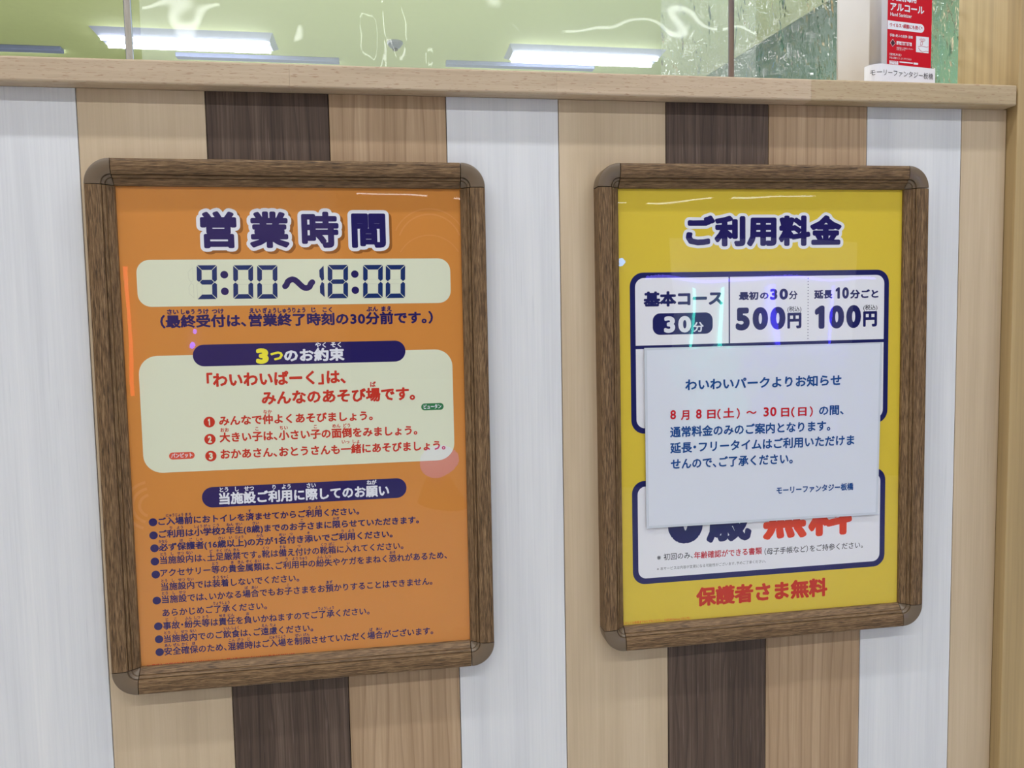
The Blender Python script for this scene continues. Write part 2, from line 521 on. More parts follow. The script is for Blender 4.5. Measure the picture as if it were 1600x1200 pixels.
class Ink:
    def __init__(self):
        self.V = []; self.F = []
    def add(self, V, F):
        k = len(self.V)
        self.V += V; self.F += [tuple(i + k for i in f) for f in F]
    def glyph(self, ch, x, z, sx, sz, w, seg=6):
        """w: stroke thickening in em"""
        V, F = fat(ch, round(w, 4), seg)
        self.g = (getattr(self, 'g', 0) + 1) % 2               # neighbours that touch do not lie in one plane
        if len(V): self.add([(x + a * sx, z + b * sz, self.g * 1.2e-5) for a, b in V], F)
    def run(self, bd, s, bl, br, h, w=0.0, off=0.006, seg=6, ruby_w=0.0, dx=0.0, dz=0.0, track=0.0, grow=0.0, kan=0.92):
        """prints s so that its ink runs from pixel bl to pixel br along the foot, kanji h pixels tall; w = stroke thickening in em"""
        xa, za = bd.px(*bl, off); xb, zb = bd.px(*br, off)
        zt = (bd.px(bl[0], bl[1] - h, off)[1] - za + bd.px(br[0], br[1] - h, off)[1] - zb) / 2
        chars, ruby = parse(s)
        pos, x = [], 0.0
        for c in chars:
            a, sh = advance(c)
            pos.append((x + sh, x, a)); x += a + track
        ink = [(p[0] + glyph(c)[0][:, 0].min(), p[0] + glyph(c)[0][:, 0].max()) for c, p in zip(chars, pos) if len(glyph(c)[0])]
        i0, i1 = min(a for a, b in ink), max(b for a, b in ink)
        em = zt / (kan + 2 * w)
        ww = w * em
        sx = (xb - xa - 2 * ww) / (i1 - i0)
        zf = (za + zb) / 2 + 0.08 * em + ww
        if kan < 0.8: zf = (za + zb) / 2 + ww
        ox = xa + ww - i0 * sx + dx
        for c, p in zip(chars, pos):
            self.glyph(c, ox + p[0] * sx, zf + dz, sx, em, w + grow / em, seg)
        for a, b, r in ruby:
            c0 = pos[a][1]; c1 = pos[b - 1][1] + pos[b - 1][2]
            cx = ox + (c0 + c1) / 2 * sx
            rx = min(0.41 * sx, (c1 - c0) * sx * 1.02 / len(r)); rz = 0.43 * em
            for q, ch in enumerate(r):
                self.glyph(ch, cx + (q - len(r) / 2) * rx, zf + 0.95 * em + dz, rx, rz, ruby_w / 0.43, 4)
        return em
    def rrect(self, x0, x1, z0, z1, r, n=8, hole=None):
        P = rr(x0, x1, z0, z1, r, n)
        if hole is None:
            self.add(P, [tuple(range(len(P)))])
        else:
            Q = rr(*hole, n)
            k = len(P)
            self.add(P + Q, [(i, (i + 1) % k, k + (i + 1) % k, k + i) for i in range(k)])
    def poly(self, P):
        self.add(list(P), [tuple(range(len(P)))])
    def disc(self, x, z, r, n=20):
        self.poly([(x + r * math.cos(2 * math.pi * k / n), z + r * math.sin(2 * math.pi * k / n)) for k in range(n)])
    def stroke(self, P, w, close=False, seg=10):
        n = len(P)
        for i in range(n if close else n - 1):
            (x0, z0), (x1, z1) = P[i], P[(i + 1) % n]
            l = math.hypot(x1 - x0, z1 - z0) or 1
            nx, nz = -(z1 - z0) / l * w, (x1 - x0) / l * w
            self.poly([(x0 + nx, z0 + nz), (x0 - nx, z0 - nz), (x1 - nx, z1 - nz), (x1 + nx, z1 + nz)])
        for p in P: self.disc(*p, w, seg)
    def union(self):
        V, self.F = flat_union([(a * 100, b * 100) for a, b in self.V], self.F)
        self.V = [(a / 100, b / 100) for a, b in V]
        return self
    def build(self, name, mat, parent, level, label=None):
        """level: tenths of a millimetre in front of the wall plane"""
        y = -level * 1e-4
        o = obj(name, me(name, [(p[0], y - (p[2] if len(p) > 2 else 0), p[1]) for p in self.V], self.F), mat, parent)
        if label: o['label'] = label
        return o

def rr(x0, x1, z0, z1, r, n=8):
    P = []
    for cx, cz, a0 in ((x1 - r, z1 - r, 0), (x0 + r, z1 - r, 90), (x0 + r, z0 + r, 180), (x1 - r, z0 + r, 270)):
        for k in range(n + 1):
            a = math.radians(a0 + 90 * k / n)
            P.append((cx + r * math.cos(a), cz + r * math.sin(a)))
    return P

# ------------------------------------------------------------------ snap frames
PW, PH = 0.354, 0.50665
RW = 0.0262
# profile: (distance outwards from the visible edge of the poster, height off the wall)
PROF = [(0.0, 0.0078), (0.0004, 0.0092), (0.0062, 0.0142), (0.0067, 0.0138), (0.0071, 0.0153), (0.0092, 0.0168), (0.0096, 0.0157), (0.0100, 0.0160), (0.0104, 0.0181),
        (0.0135, 0.0193), (0.0185, 0.0198), (0.0235, 0.0196), (0.0254, 0.0190), (0.0262, 0.0176), (0.0262, 0.0)]

def rail_me(name, length, k=1.0):
    n = len(PROF)
    P = [(t * k, h) for t, h in PROF] + [(0.0, 0.0)]
    V = [(0, -h, t) for t, h in P] + [(length, -h, t) for t, h in P]
    n = len(P)
    F = [(i, i + 1, n + i + 1, n + i) for i in range(n - 1)] + [(n - 1, 0, n, 2 * n - 1), tuple(reversed(range(n))), tuple(range(n, 2 * n))]
    m = me(name, V, F)
    return m

def cap_me(name, k=0.985, seg=14, g=0.0006):
    P = [(max(t * k, 0.0004), h * 0.985) for t, h in PROF] + [(0.0004, 0.0)]
    V, n = [], len(P)
    for s in range(seg + 1):
        a = math.pi / 2 * s / seg
        for t, h in P:
            V.append((-g - t * math.cos(a), -h, g + t * math.sin(a)))
    F = []
    for s in range(seg):
        for i in range(n):
            j = (i + 1) % n
            F.append((s * n + i, s * n + j, (s + 1) * n + j, (s + 1) * n + i))
    F += [tuple(range(n)), tuple(reversed(range(seg * n, seg * n + n)))]
    m = me(name, V, F)
    bm = bmesh.new(); bm.from_mesh(m); bmesh.ops.recalc_face_normals(bm, faces=bm.faces[:])
    for f in bm.faces:
        f.smooth = len(f.verts) == 4
    for e in bm.edges:
        if len(e.link_faces) == 2 and e.calc_face_angle(0) > 0.6: e.smooth = False
    bm.to_mesh(m); bm.free()
    return m

def fix_normals(m):
    bm = bmesh.new(); bm.from_mesh(m); bmesh.ops.recalc_face_normals(bm, faces=bm.faces[:]); bm.to_mesh(m); bm.free()
    return m

def snap_frame(loc, roll, sheet_mat, sheet_label):
    t = empty('framed_poster', loc, (0, -roll, 0))
    obj('backing_board', box_me('backing_board', -0.006, PW + 0.006, -0.005, -0.0002, -PH - 0.006, 0.006), M['backing'], t)
    g = 0.0003
    mt = fix_normals(rail_me('frame_rail', PW - 2 * g)); ms = fix_normals(rail_me('frame_rail', PH - 2 * g))
    # meshes turned so that grain follows each rail
    def turned(m, R, name='frame_rail'):
        c = m.copy(); c.transform(R.to_4x4()); return c
    top = mt.copy(); obj('frame_rail', top, M['frame_h'], t, (g, 0, 0))
    bot = turned(mt, Matrix.Scale(-1, 3, (0, 0, 1))); fix_normals(bot); obj('frame_rail', bot, M['frame_h'], t, (g, 0, -PH))
    lf = turned(ms, Matrix(((0, 0, -1), (0, 1, 0), (-1, 0, 0)))); fix_normals(lf); obj('frame_rail', lf, M['frame_v'], t, (0, 0, -g))
    rt = turned(ms, Matrix(((0, 0, 1), (0, 1, 0), (-1, 0, 0)))); fix_normals(rt); obj('frame_rail', rt, M['frame_v'], t, (PW, 0, -g))
    cm = cap_me('corner_cap')
    for sx, sz, lx, lz in ((1, 1, 0, 0), (-1, 1, PW, 0), (-1, -1, PW, -PH), (1, -1, 0, -PH)):
        c = cm.copy(); c.transform(Matrix.Diagonal((sx, 1, sz, 1))); fix_normals(c)
        obj('corner_cap', c, M['cap'], t, (lx, 0, lz))
    sheet = obj('printed_sheet', box_me('printed_sheet', -0.004, PW + 0.004, -0.0058, -0.0051, -PH - 0.004, 0.004), sheet_mat, t)
    sheet['label'] = sheet_label
    # clear cover, very slightly wavy
    nx, nz = 30, 42
    V = [(-0.004 + (PW + 0.008) * i / nx, -0.0072 - 0.0002 * math.sin(9 * i / nx + 2 * j / nz) * math.sin(math.pi * i / nx), 0.004 - (PH + 0.008) * j / nz) for j in range(nz + 1) for i in range(nx + 1)]
    F = [(j * (nx + 1) + i, (j + 1) * (nx + 1) + i, (j + 1) * (nx + 1) + i + 1, j * (nx + 1) + i + 1) for j in range(nz) for i in range(nx)]
    cv = obj('cover_sheet', me('cover_sheet', V, F, True), M['cover'], t)
    cv['label'] = 'clear glossy plastic cover'
    return t, sheet

LO = Vector((0, 0, Z0))
fl, sl = snap_frame(LO, 0, M['orange'], 'orange printed sheet')
tag(fl, 'orange opening hours poster in a dark oak frame with rounded corners, left of the two', 'poster', 'framed posters on the striped counter wall')
roll = 0.00433
RO = Vector((0.53285, 0, Z0 + 0.00204))
fr_, sr = snap_frame(RO, roll, M['yellow'], 'yellow printed sheet')
tag(fr_, 'yellow price list poster in a dark oak frame, partly covered by a white taped notice', 'poster', 'framed posters on the striped counter wall')
BL = Board(LO, (1, 0, 0), (0, 0, 1))
BR = Board(RO, (math.cos(roll), 0, math.sin(roll)), (-math.sin(roll), 0, math.cos(roll)))

def prect(bd, l, t, r, b, rad, ink, hole=None, n=8):
    """rounded rectangle from pixel positions: l,t,r,b = four (u,v) points on its left, top, right and bottom edges"""
    x0 = bd.px(*l, .006)[0]; z1 = bd.px(*t, .006)[1]; x1 = bd.px(*r, .006)[0]; z0 = bd.px(*b, .006)[1]
    hh = None
    if hole is not None:
        hh = (x0 + hole, x1 - hole, z0 + hole, z1 - hole, max(rad - hole, 0.0004))
    ink.rrect(x0, x1, z0, z1, rad, n, hh)
    return x0, x1, z0, z1

# ================================================================== LEFT POSTER
B = BL
# faint lighter shapes in the orange ground: big arcs
for (u, v, r0, r1, a0, a1) in ((236, 790, .010, .013, 100, 250), (236, 790, .017, .020, 100, 250), (236, 790, .024, .027, 100, 250),
                               (672, 385, .034, .0355, 20, 160), (672, 385, .040, .0412, 25, 155), (672, 420, .036, .037, 30, 150)):
    cx, cz = B.px(u, v, .006)
    P = []
    for q in range(25):
        a = math.radians(a0 + (a1 - a0) * q / 24); P.append((cx + r1 * math.cos(a), cz + r1 * math.sin(a)))
    for q in range(25):
        a = math.radians(a1 + (a0 - a1) * q / 24); P.append((cx + r0 * math.cos(a), cz + r0 * math.sin(a)))
    n = len(P) // 2
    k = Ink(); k.add(P, [(i, i + 1, 2 * n - 2 - i, 2 * n - 1 - i) for i in range(n - 1)])
    k.build('faint_arc', M['orange_light'], sl, 58.4)

TT = ('営業時間', (314.4, 387.6), (603.3, 387.6), 57)
k = Ink(); k.run(B, *TT, w=0.044, track=0.30, grow=0.0036, seg=14, dx=0.0028, dz=-0.0026); k.build('title_shadow', M['shadow_p'], sl, 58.6, 'brown drop edge of the title')
k = Ink(); k.run(B, *TT, w=0.044, track=0.30, grow=0.0036, seg=14); k.build('title_outline', M['white_p'], sl, 58.9, 'white outline of the title')
k = Ink(); k.run(B, *TT, w=0.044, track=0.30, seg=10); k.build('title_lettering', M['navy'], sl, 59.2, 'fat navy title 営業時間')

k = Ink(); prect(B, (213.8, 440), (458, 404.8), (703.9, 440), (458, 476.5), 0.0135, k); k.build('hours_panel', M['cream'], sl, 58.9, 'pale cream panel behind the opening hours')
# seven segment digits
def seg7(ink, x0, x1, z0, z1, on, gap=0.0003, t=0.0049, sl_=0.0006):
    h = (z0 + z1) / 2
    def sh(x, z): return (x + sl_ * (z - h) / (z1 - h), z)
    g = gap
    S = {'a': [(x0 + g * 2, z1), (x1 - g * 2, z1), (x1 - t - g, z1 - t), (x0 + t + g, z1 - t)],
         'd': [(x0 + g * 2, z0), (x0 + t + g, z0 + t), (x1 - t - g, z0 + t), (x1 - g * 2, z0)],
         'f': [(x0, z1 - g * 2), (x0 + t, z1 - t - g), (x0 + t, h + t * .5 + g), (x0 + t * .45, h + g), (x0, h + t * .4 + g)],
         'b': [(x1, z1 - g * 2), (x1, h + t * .4 + g), (x1 - t * .45, h + g), (x1 - t, h + t * .5 + g), (x1 - t, z1 - t - g)],
         'e': [(x0, z0 + g * 2), (x0, h - t * .4 - g), (x0 + t * .45, h - g), (x0 + t, h - t * .5 - g), (x0 + t, z0 + t + g)],
         'c': [(x1, z0 + g * 2), (x1 - t, z0 + t + g), (x1 - t, h - t * .5 - g), (x1 - t * .45, h - g), (x1, h - t * .4 - g)],
         'g': [(x0 + t * .55 + g, h), (x0 + t + g, h + t * .5), (x1 - t - g, h + t * .5), (x1 - t * .55 - g, h), (x1 - t - g, h - t * .5), (x0 + t + g, h - t * .5)]}
    for c in on:
        ink.poly([sh(*p) for p in S[c]])
    return S
gk = Ink()
for l, r, tp, bt, on, off_ in ((307.5, 339, 414.4, 467.5, 'abcdfg', 'e'), (364.4, 395.6, 414.4, 466.8, 'abcdef', 'g'), (401.9, 433.5, 414.4, 466.8, 'abcdef', 'g'),
                         (512, 543.8, 414, 466, 'abcdefg', ''), (567.3, 598, 414, 465.6, 'abcdef', 'g'), (602.7, 633, 414, 465.6, 'abcdef', 'g')):
    m = (tp + bt) / 2
    x0, x1 = B.px(l, m, .006)[0], B.px(r, m, .006)[0]; z1, z0 = B.px((l + r) / 2, tp, .006)[1], B.px((l + r) / 2, bt, .006)[1]
    k = Ink(); Sg = seg7(k, x0, x1, z0, z1, on); k.build('hour_digit', M['teal'], sl, 59.3)
    for c in off_: gk.stroke(Sg[c], 0.00012, True, 4)
k = Ink()
for l, r, tp, bt, ink in ((497.0, 506.5, 415, 464.5, k), (292.5, 302, 418, 465.5, gk)):
    x0, x1 = B.px(l, 440, .006)[0], B.px(r, 440, .006)[0]; z1, z0 = B.px(l, tp, .006)[1], B.px(l, bt, .006)[1]
    h = (z0 + z1) / 2; t = 0.0047
    for (a, b, s) in ((h + 0.0004, z1, 1), (z0, h - 0.0004, -1)):
        P = [(x1, b - (0 if s > 0 else t * .5)), (x1 - t, b - t), (x1 - t, a + t), (x1 - t * .5, a), (x1, a + t * .4)] if s > 0 else \
            [(x1, a + .0), (x1 - t, a + t), (x1 - t, b - t), (x1 - t * .5, b), (x1, b - t * .4)]
        if ink is k: ink.poly(P)
        else: ink.stroke(P, 0.00012, True, 4)
k.build('hour_digit', M['teal'], sl, 59.3)
gk.union().build('unlit_segments', M['ghost'], sl, 59.2, 'grey hairline outlines of unlit segments')['kind'] = 'stuff'
for u, v in ((350.4, 429.2), (351.3, 455.2), (554.4, 428.3), (555.2, 453.5)):
    k = Ink(); k.disc(*B.px(u, v, .006), 0.0040); k.build('colon_dot', M['navy'], sl, 59.3)
k = Ink(); P = []
for q in range(21):
    s = q / 20
    u = 445.5 + 42.5 * s
    v = 443.3 - 6.8 * math.sin(2 * math.pi * (s - 0.02)) + (3.2 if s < .06 or s > .94 else 0) * (1 if s < .5 else -1)
    P.append(B.px(u, v, .006))
k.stroke(P, 0.0031, seg=12)
k.union().build('wave_dash', M['navy'], sl, 59.3)

k = Ink()
k.run(B, '（[最|さい][終|しゅう][受|うけ][付|つけ]は、[営|えい][業|ぎょう][終|しゅう][了|りょう][時|じ][刻|こく]の30[分|ぶん][前|まえ]です。）', (250.8, 512.3), (676.7, 506.0), 20, w=0.038, ruby_w=0.02)
k.build('text_line', M['navy'], sl, 59.2)

k = Ink(); prect(B, (220.4, 650), (640, 547.0), (708.6, 640), (460, 729.5), 0.019, k); k.build('promise_panel', M['cream'], sl, 58.9, 'cream panel behind the red promises')
k = Ink()
x0, x1, z1, z0 = B.px(301.2, 556, .006)[0], B.px(633.5, 549, .006)[0], B.px(466, 535.4, .006)[1], B.px(466, 568.8, .006)[1]
k.rrect(x0, x1, z0, z1, (z1 - z0) / 2 - 1e-5, 12); k.build('heading_pill', M['navy'], sl, 59.1, 'navy pill behind the heading')
k = Ink(); k.run(B, '3', (401, 568.6), (419.5, 567.8), 24.2, w=0.07, kan=0.70); k.run(B, 'つ', (423, 565), (442.5, 564.5), 19, w=0.05)
k.build('heading_text', M['yellowp'], sl, 59.4, 'yellow 3つ')
k = Ink(); k.run(B, 'のお[約|やく][束|そく]', (444.2, 566), (538.4, 563.5), 20.8, w=0.042, ruby_w=0.015); k.build('heading_text', M['white_p'], sl, 59.4, 'white heading text')

k = Ink(); k.run(B, '「わいわいぱーく」は、', (323.2, 605.5), (540.5, 600), 23, w=0.042); k.build('text_line', M['red'], sl, 59.3)
k = Ink(); k.run(B, 'みんなのあそび[場|ば]です。', (409, 632.5), (648.8, 626.0), 22, w=0.040, ruby_w=0.015); k.build('text_line', M['red'], sl, 59.3)
for num, c, s, bl, br in (('1', (327, 659.5), 'みんなで[仲|なか]よくあそびましょう。', (342.4, 664.6), (582.7, 657.8)),
                          ('2', (328, 686.4), '[大|おお]きい[子|こ]は、[小|ちい]さい[子|こ]の[面|めん][倒|どう]をみましょう。', (343.3, 691.6), (652.3, 679.6)),
                          ('3', (329.5, 712.6), 'おかあさん、おとうさんも[一|いっ][緒|しょ]にあそびましょう。', (344.9, 718.2), (696.2, 702.4))):
    k = Ink(); k.run(B, s, bl, br, 15.6, w=0.036, ruby_w=0.014); k.disc(*B.px(*c, .006), 0.0058)
    k.build('text_line', M['red'], sl, 59.3)
    k = Ink(); k.run(B, num, (c[0] - (3 if num != '1' else 2), c[1] + 5.5), (c[0] + (3.3 if num != '1' else 1.6), c[1] + 5.3), 11, w=0.05, kan=.7); k.build('line_number', M['cream'], sl, 59.5)
for l, t, r, b, m, s, tl, tr in ((263.8, 707.4, 304.4, 716.6, 'redpill', 'パンビット', (267.5, 715.6), (300.8, 714.8)), (658, 630.6, 693.3, 640.2, 'green_p', 'ビュータン', (662, 639.2), (689.8, 638.6))):
    k = Ink(); x0, z1 = B.px(l, t, .006); x1, z0 = B.px(r, b, .006); k.rrect(x0, x1, z0, z1, (z1 - z0) / 2 - 1e-5, 8); k.build('name_pill', M[m], sl, 59.2)
    k = Ink(); k.run(B, s, tl, tr, 7.5, w=0.03); k.build('name_text', M['white_p'], sl, 59.5)

k = Ink()
x0, x1, z1, z0 = B.px(315.5, 778, .006)[0], B.px(635.2, 762, .006)[0], B.px(475, 754.2, .006)[1], B.px(475, 785.6, .006)[1]
k.rrect(x0, x1, z0, z1, (z1 - z0) / 2 - 1e-5, 12); k.build('heading_pill', M['navy'], sl, 59.1, 'navy pill behind the heading')
k = Ink(); k.run(B, '[当|とう][施|し][設|せつ]ご[利|り][用|よう]に[際|さい]してのお[願|ねが]い', (342.6, 789.2), (608.4, 775.0), 18.8, w=0.038, ruby_w=0.015); k.build('heading_text', M['white_p'], sl, 59.4, 'white heading text')

LINES = [('ご[入|にゅう][場|じょう][前|まえ]におトイレを[済|す]ませてからご[利|り][用|よう]ください。', (247.6, 822), (561.5, 803.4), .034, (239, 816.1)),
         ('ご[利|り][用|よう]は[小|しょう][学|がっ][校|こう]2[年|ねん][生|せい](8[歳|さい])までのお[子|こ]さまに[限|かぎ]らせていただきます。', (248.5, 842), (654.8, 817), .034, (239.9, 836.6)),
         ('[必|かなら]ず[保|ほ][護|ご][者|しゃ](16[歳|さい][以|い][上|じょう])の[方|かた]が1[名|めい][付|つ]き[添|そ]いでご[利|り][用|よう]ください。', (248.5, 862), (613.6, 839.6), .034, (241.5, 856.7)),
         ('[当|とう][施|し][設|せつ][内|ない]は、[土|ど][足|そく][厳|げん][禁|きん]です。[靴|くつ]は[備|そな]え[付|つ]けの[靴|くつ][箱|ばこ]に[入|い]れてください。', (250.4, 882), (630.6, 858), .022, (242, 877.4)),
         ('アクセサリー[等|とう]の[貴|き][金|きん][属|ぞく][類|るい]は、ご[利|り][用|よう][中|ちゅう]の[紛|ふん][失|しつ]やケガをまねく[恐|おそ]れがあるため、', (250.8, 902), (698.5, 872.6), .022, (243.4, 897.8)),
         ('[当|とう][施|し][設|せつ][内|ない]では[装|そう][着|ちゃく]しないでください。', (252, 922.9), (467.8, 909.2), .022, None),
         ('[当|とう][施|し][設|せつ]では、いかなる[場|ば][合|あい]でもお[子|こ]さまをお[預|あず]かりすることはできません。', (253, 943), (675.8, 913.8), .022, (245, 938.5)),
         ('あらかじめご[了|りょう][承|しょう]ください。', (253.9, 963.2), (417.5, 952.8), .022, None),
         ('[事|じ][故|こ]・[紛|ふん][失|しつ][等|とう]は[責|せき][任|にん]を[負|お]いかねますのでご[了|りょう][承|しょう]ください。', (255, 983.6), (577.8, 960.8), .022, (247.3, 978.7)),
         ('[当|とう][施|し][設|せつ][内|ない]でのご[飲|いん][食|しょく]は、ご[遠|えん][慮|りょ]ください。', (256.4, 1003.8), (489.7, 987.4), .022, (248.5, 998.9)),
         ('[安|あん][全|ぜん][確|かく][保|ほ]のため、[混|こん][雑|ざつ][時|じ]はご[入|にゅう][場|じょう]を[制|せい][限|げん]させていただく[場|ば][合|あい]がございます。', (256.9, 1023.9), (677, 991.6), .022, (249.5, 1019))]
for s, bl, br, w, c in LINES:
    k = Ink(); k.run(B, s, bl, br, 12.2, w=w, ruby_w=0.012, seg=5)
    if c: k.disc(*B.px(*c, .006), 0.0043)
    k.build('text_line', M['navy'], sl, 59.2)
k = Ink()
random.seed(3)
z = -PH
for i in range(70):
    x = 0.006 + i * 0.0022 + random.uniform(-.0003, .0003)
    k.poly([(x, z - .001), (x + random.uniform(.0008, .0019), z - .001), (x + random.uniform(.0008, .0019), z + random.uniform(.0002, .0012)), (x, z + random.uniform(.0002, .0010))])
k.build('cut_off_print', M['red'], sl, 59.2, 'row of red print cut off by the frame')['kind'] = 'stuff'

# ================================================================== RIGHT POSTER
B = BR
TT = ('ご利用料金', (1072.0, 385.0), (1314.6, 384.4), 48)
k = Ink(); k.run(B, *TT, w=0.056, track=0.04, grow=0.0034, seg=14); k.build('title_outline', M['white_p'], sr, 58.6, 'white outline of the title')
k = Ink(); k.run(B, *TT, w=0.056, track=0.04, seg=10); k.build('title_lettering', M['navy'], sr, 58.9, 'fat navy title ご利用料金')

# price table: navy rounded outline with white cells
k = Ink(); x0, x1, z0, z1 = prect(B, (985.3, 560), (1186, 423.6), (1387.8, 560), (1186, 669.5), 0.0160, k); k.build('table_border', M['navy2'], sr, 58.6, 'thick navy rounded border of the price table')
bw = 0.0063
zt = B.px(1186, 535.0, .006)[1]; zu = B.px(1186, 540.2, .006)[1]
def half(ink, xa, xb, za, zb, r, top):
    P = []
    if top:
        P = [(xa, za), (xb, za)] + [(xb - r + r * math.cos(a), zb - r + r * math.sin(a)) for a in [math.pi / 2 * q / 8 for q in range(9)]] + \
            [(xa + r + r * math.cos(a), zb - r + r * math.sin(a)) for a in [math.pi / 2 + math.pi / 2 * q / 8 for q in range(9)]]
    else:
        P = [(xb, zb), (xa, zb)] + [(xa + r + r * math.cos(a), za + r + r * math.sin(a)) for a in [math.pi + math.pi / 2 * q / 8 for q in range(9)]] + \
            [(xb - r + r * math.cos(a), za + r + r * math.sin(a)) for a in [1.5 * math.pi + math.pi / 2 * q / 8 for q in range(9)]]
    ink.poly(P)
k = Ink(); half(k, x0 + bw, x1 - bw, zt, z1 - bw, 0.0105, True); k.build('table_cell', M['panelw'], sr, 58.9)
k = Ink(); half(k, x0 + bw, x1 - bw, z0 + bw, zu, 0.0105, False); k.build('table_cell', M['panelw'], sr, 58.9)
k = Ink(); xd = B.px(1139.6, 485, .006)[0]; k.poly([(xd - .0008, zt - .0005), (xd + .0008, zt - .0005), (xd + .0008, z1 - bw + .001), (xd - .0008, z1 - bw + .001)])
k.build('table_divider', M['navy2'], sr, 59.1)
k = Ink(); xd = B.px(1262.6, 485, .006)[0]
for q in range(21):
    k.disc(xd, zt + .003 + (z1 - bw - zt - .006) * q / 20, 0.00065, 8)
k.build('dotted_divider', M['navy2'], sr, 59.1)['kind'] = 'stuff'
k = Ink(); k.run(B, '基本コース', (1005.9, 479.2), (1129.3, 478.0), 24, w=0.052); k.build('table_text', M['navy2'], sr, 59.2)
k = Ink(); prect(B, (1019.8, 505), (1066, 488.9), (1113.6, 505), (1066, 522.4), 0.0088, k); k.build('minutes_pill', M['navy2'], sr, 59.2)
k = Ink(); k.run(B, '30', (1038.0, 519.8), (1079.8, 519.3), 26, w=0.05, kan=.70, track=.06); k.run(B, '分', (1083.2, 518.8), (1099.5, 518.6), 16, w=0.03); k.build('table_text', M['white_p'], sr, 59.4)
k = Ink(); k.run(B, '最初', (1154.8, 468.8), (1185, 468.5), 13, w=0.044); k.run(B, 'の', (1187.5, 468), (1201, 468), 12.5, w=0.04); k.run(B, '30', (1203.4, 468.3), (1231, 468), 17.3, w=0.05, kan=.7, track=.06)
k.run(B, '分', (1232.8, 467.8), (1246.2, 467.6), 13.5, w=0.03); k.build('table_text', M['navy2'], sr, 59.2)
k = Ink(); k.run(B, '500', (1149.6, 515.8), (1227.2, 514.8), 36, w=0.062, kan=.7, track=.07); k.run(B, '円', (1230.3, 513.4), (1252.2, 513), 26.5, w=0.05); k.build('table_text', M['navy2'], sr, 59.2)
k = Ink(); k.run(B, '(税込)', (1230.3, 487), (1252.2, 486.8), 8.4, w=0.014); k.build('table_text', M['ink'], sr, 59.2)
k = Ink(); k.run(B, '(税込)', (1349, 484.6), (1370.8, 484.4), 8.4, w=0.014); k.build('table_text', M['ink'], sr, 59.2)
k = Ink(); k.run(B, '延長', (1272.1, 466.8), (1300.7, 466.6), 14, w=0.044); k.run(B, '10', (1305.6, 466.7), (1326.4, 466.5), 18, w=0.05, kan=.7, track=.06); k.run(B, '分ごと', (1328.4, 466.4), (1372.4, 465.9), 14, w=0.044)
k.build('table_text', M['navy2'], sr, 59.2)
k = Ink(); k.run(B, '100', (1273.2, 513.4), (1345.2, 512.6), 36.5, w=0.062, kan=.7, track=.07); k.run(B, '円', (1348.6, 510.6), (1370.3, 510.2), 26, w=0.05); k.build('table_text', M['navy2'], sr, 59.2)

# lower box
k = Ink(); x0, x1, z0, z1 = prect(B, (988.2, 830), (1186, 741.5), (1382.6, 820), (1186, 899.0), 0.0150, k); k.build('age_box_border', M['navy2'], sr, 58.6, 'navy rounded border of the lower box')
k = Ink(); k.rrect(x0 + .0068, x1 - .0068, z0 + .0068, z1 - .0068, 0.0095); k.build('age_box', M['panelw'], sr, 58.9)
k = Ink(); k.run(B, '0', (1044.8, 850.0), (1097.4, 847.6), 66, w=0.085, kan=.7); k.run(B, '歳', (1104, 848.0), (1174.0, 844.5), 66, w=0.045); k.build('age_text', M['navy2'], sr, 59.1)
k = Ink(); k.run(B, '無料', (1192.0, 842.6), (1331, 836.0), 66, w=0.05, track=.06); k.build('age_text', M['bigred'], sr, 59.1)
k = Ink(); k.run(B, '※初回のみ、', (1026.7, 875.8), (1082.5, 873.0), 10.5, w=0.010); k.build('small_print', M['ink'], sr, 59.1)
k = Ink(); k.run(B, '（母子手帳など）をご持参ください。', (1194.5, 866.6), (1348.2, 857), 10.5, w=0.010); k.build('small_print', M['ink'], sr, 59.1)
k = Ink(); k.run(B, '年齢確認ができる書類', (1084.5, 873.0), (1190.6, 866.6), 11.3, w=0.022); k.build('small_print', M['crimson'], sr, 59.1)
k = Ink(); k.run(B, '※本サービスは内容が変更になる可能性がございます。予めご了承ください。', (1026.7, 890.6), (1196.6, 880.2), 5, w=0.0); k.build('small_print', M['ink'], sr, 59.1)
k = Ink(); k.run(B, '保護者さま無料', (1088, 946.8), (1292.7, 932.6), 29.5, w=0.045); k.build('red_footer', M['red'], sr, 59.1)
k = Ink(); k.run(B, 'くわしくは係員までおたずねください。 ©AEON Fantasy CO.,LTD.', (973.8, 975.6), (1078, 968.6), 4.6, w=0.0); k.build('small_print', M['bigred'], sr, 59.1)

# ================================================================== taped notice
no = RO + Vector((0, -0.0085, 0))
cr = [hit(u, v, no) for u, v in ((1006.8, 543.8), (1378.5, 535.3), (1371.2, 803.6), (1010.3, 825.8))]
org = cr[0].copy()
notice = empty('paper_notice', org)
tag(notice, 'white laminated paper notice with blue and red text stuck over the yellow price poster', 'notice')
nb = Board(org, (1, 0, 0), (0, 0, 1))
tilt = math.atan2(cr[1].z - cr[0].z, cr[1].x - cr[0].x)
def slab(corn, y0, y1):
    V = [(p[0], y0, p[1]) for p in corn] + [(p[0], y1, p[1]) for p in corn]
    return V, [(3, 2, 1, 0), (4, 5, 6, 7), (0, 1, 5, 4), (1, 2, 6, 5), (2, 3, 7, 6), (3, 0, 4, 7)]
loc4 = [((p - org).x, (p - org).z) for p in cr]
mn, nt, N, L, b = nmat('laminated_paper')
b.inputs['Base Color'].default_value = (*s2l((212, 217, 229)), 1)
b.inputs['Roughness'].default_value = 0.5
b.inputs['Coat Weight'].default_value = 0.6; b.inputs['Coat Roughness'].default_value = 0.10
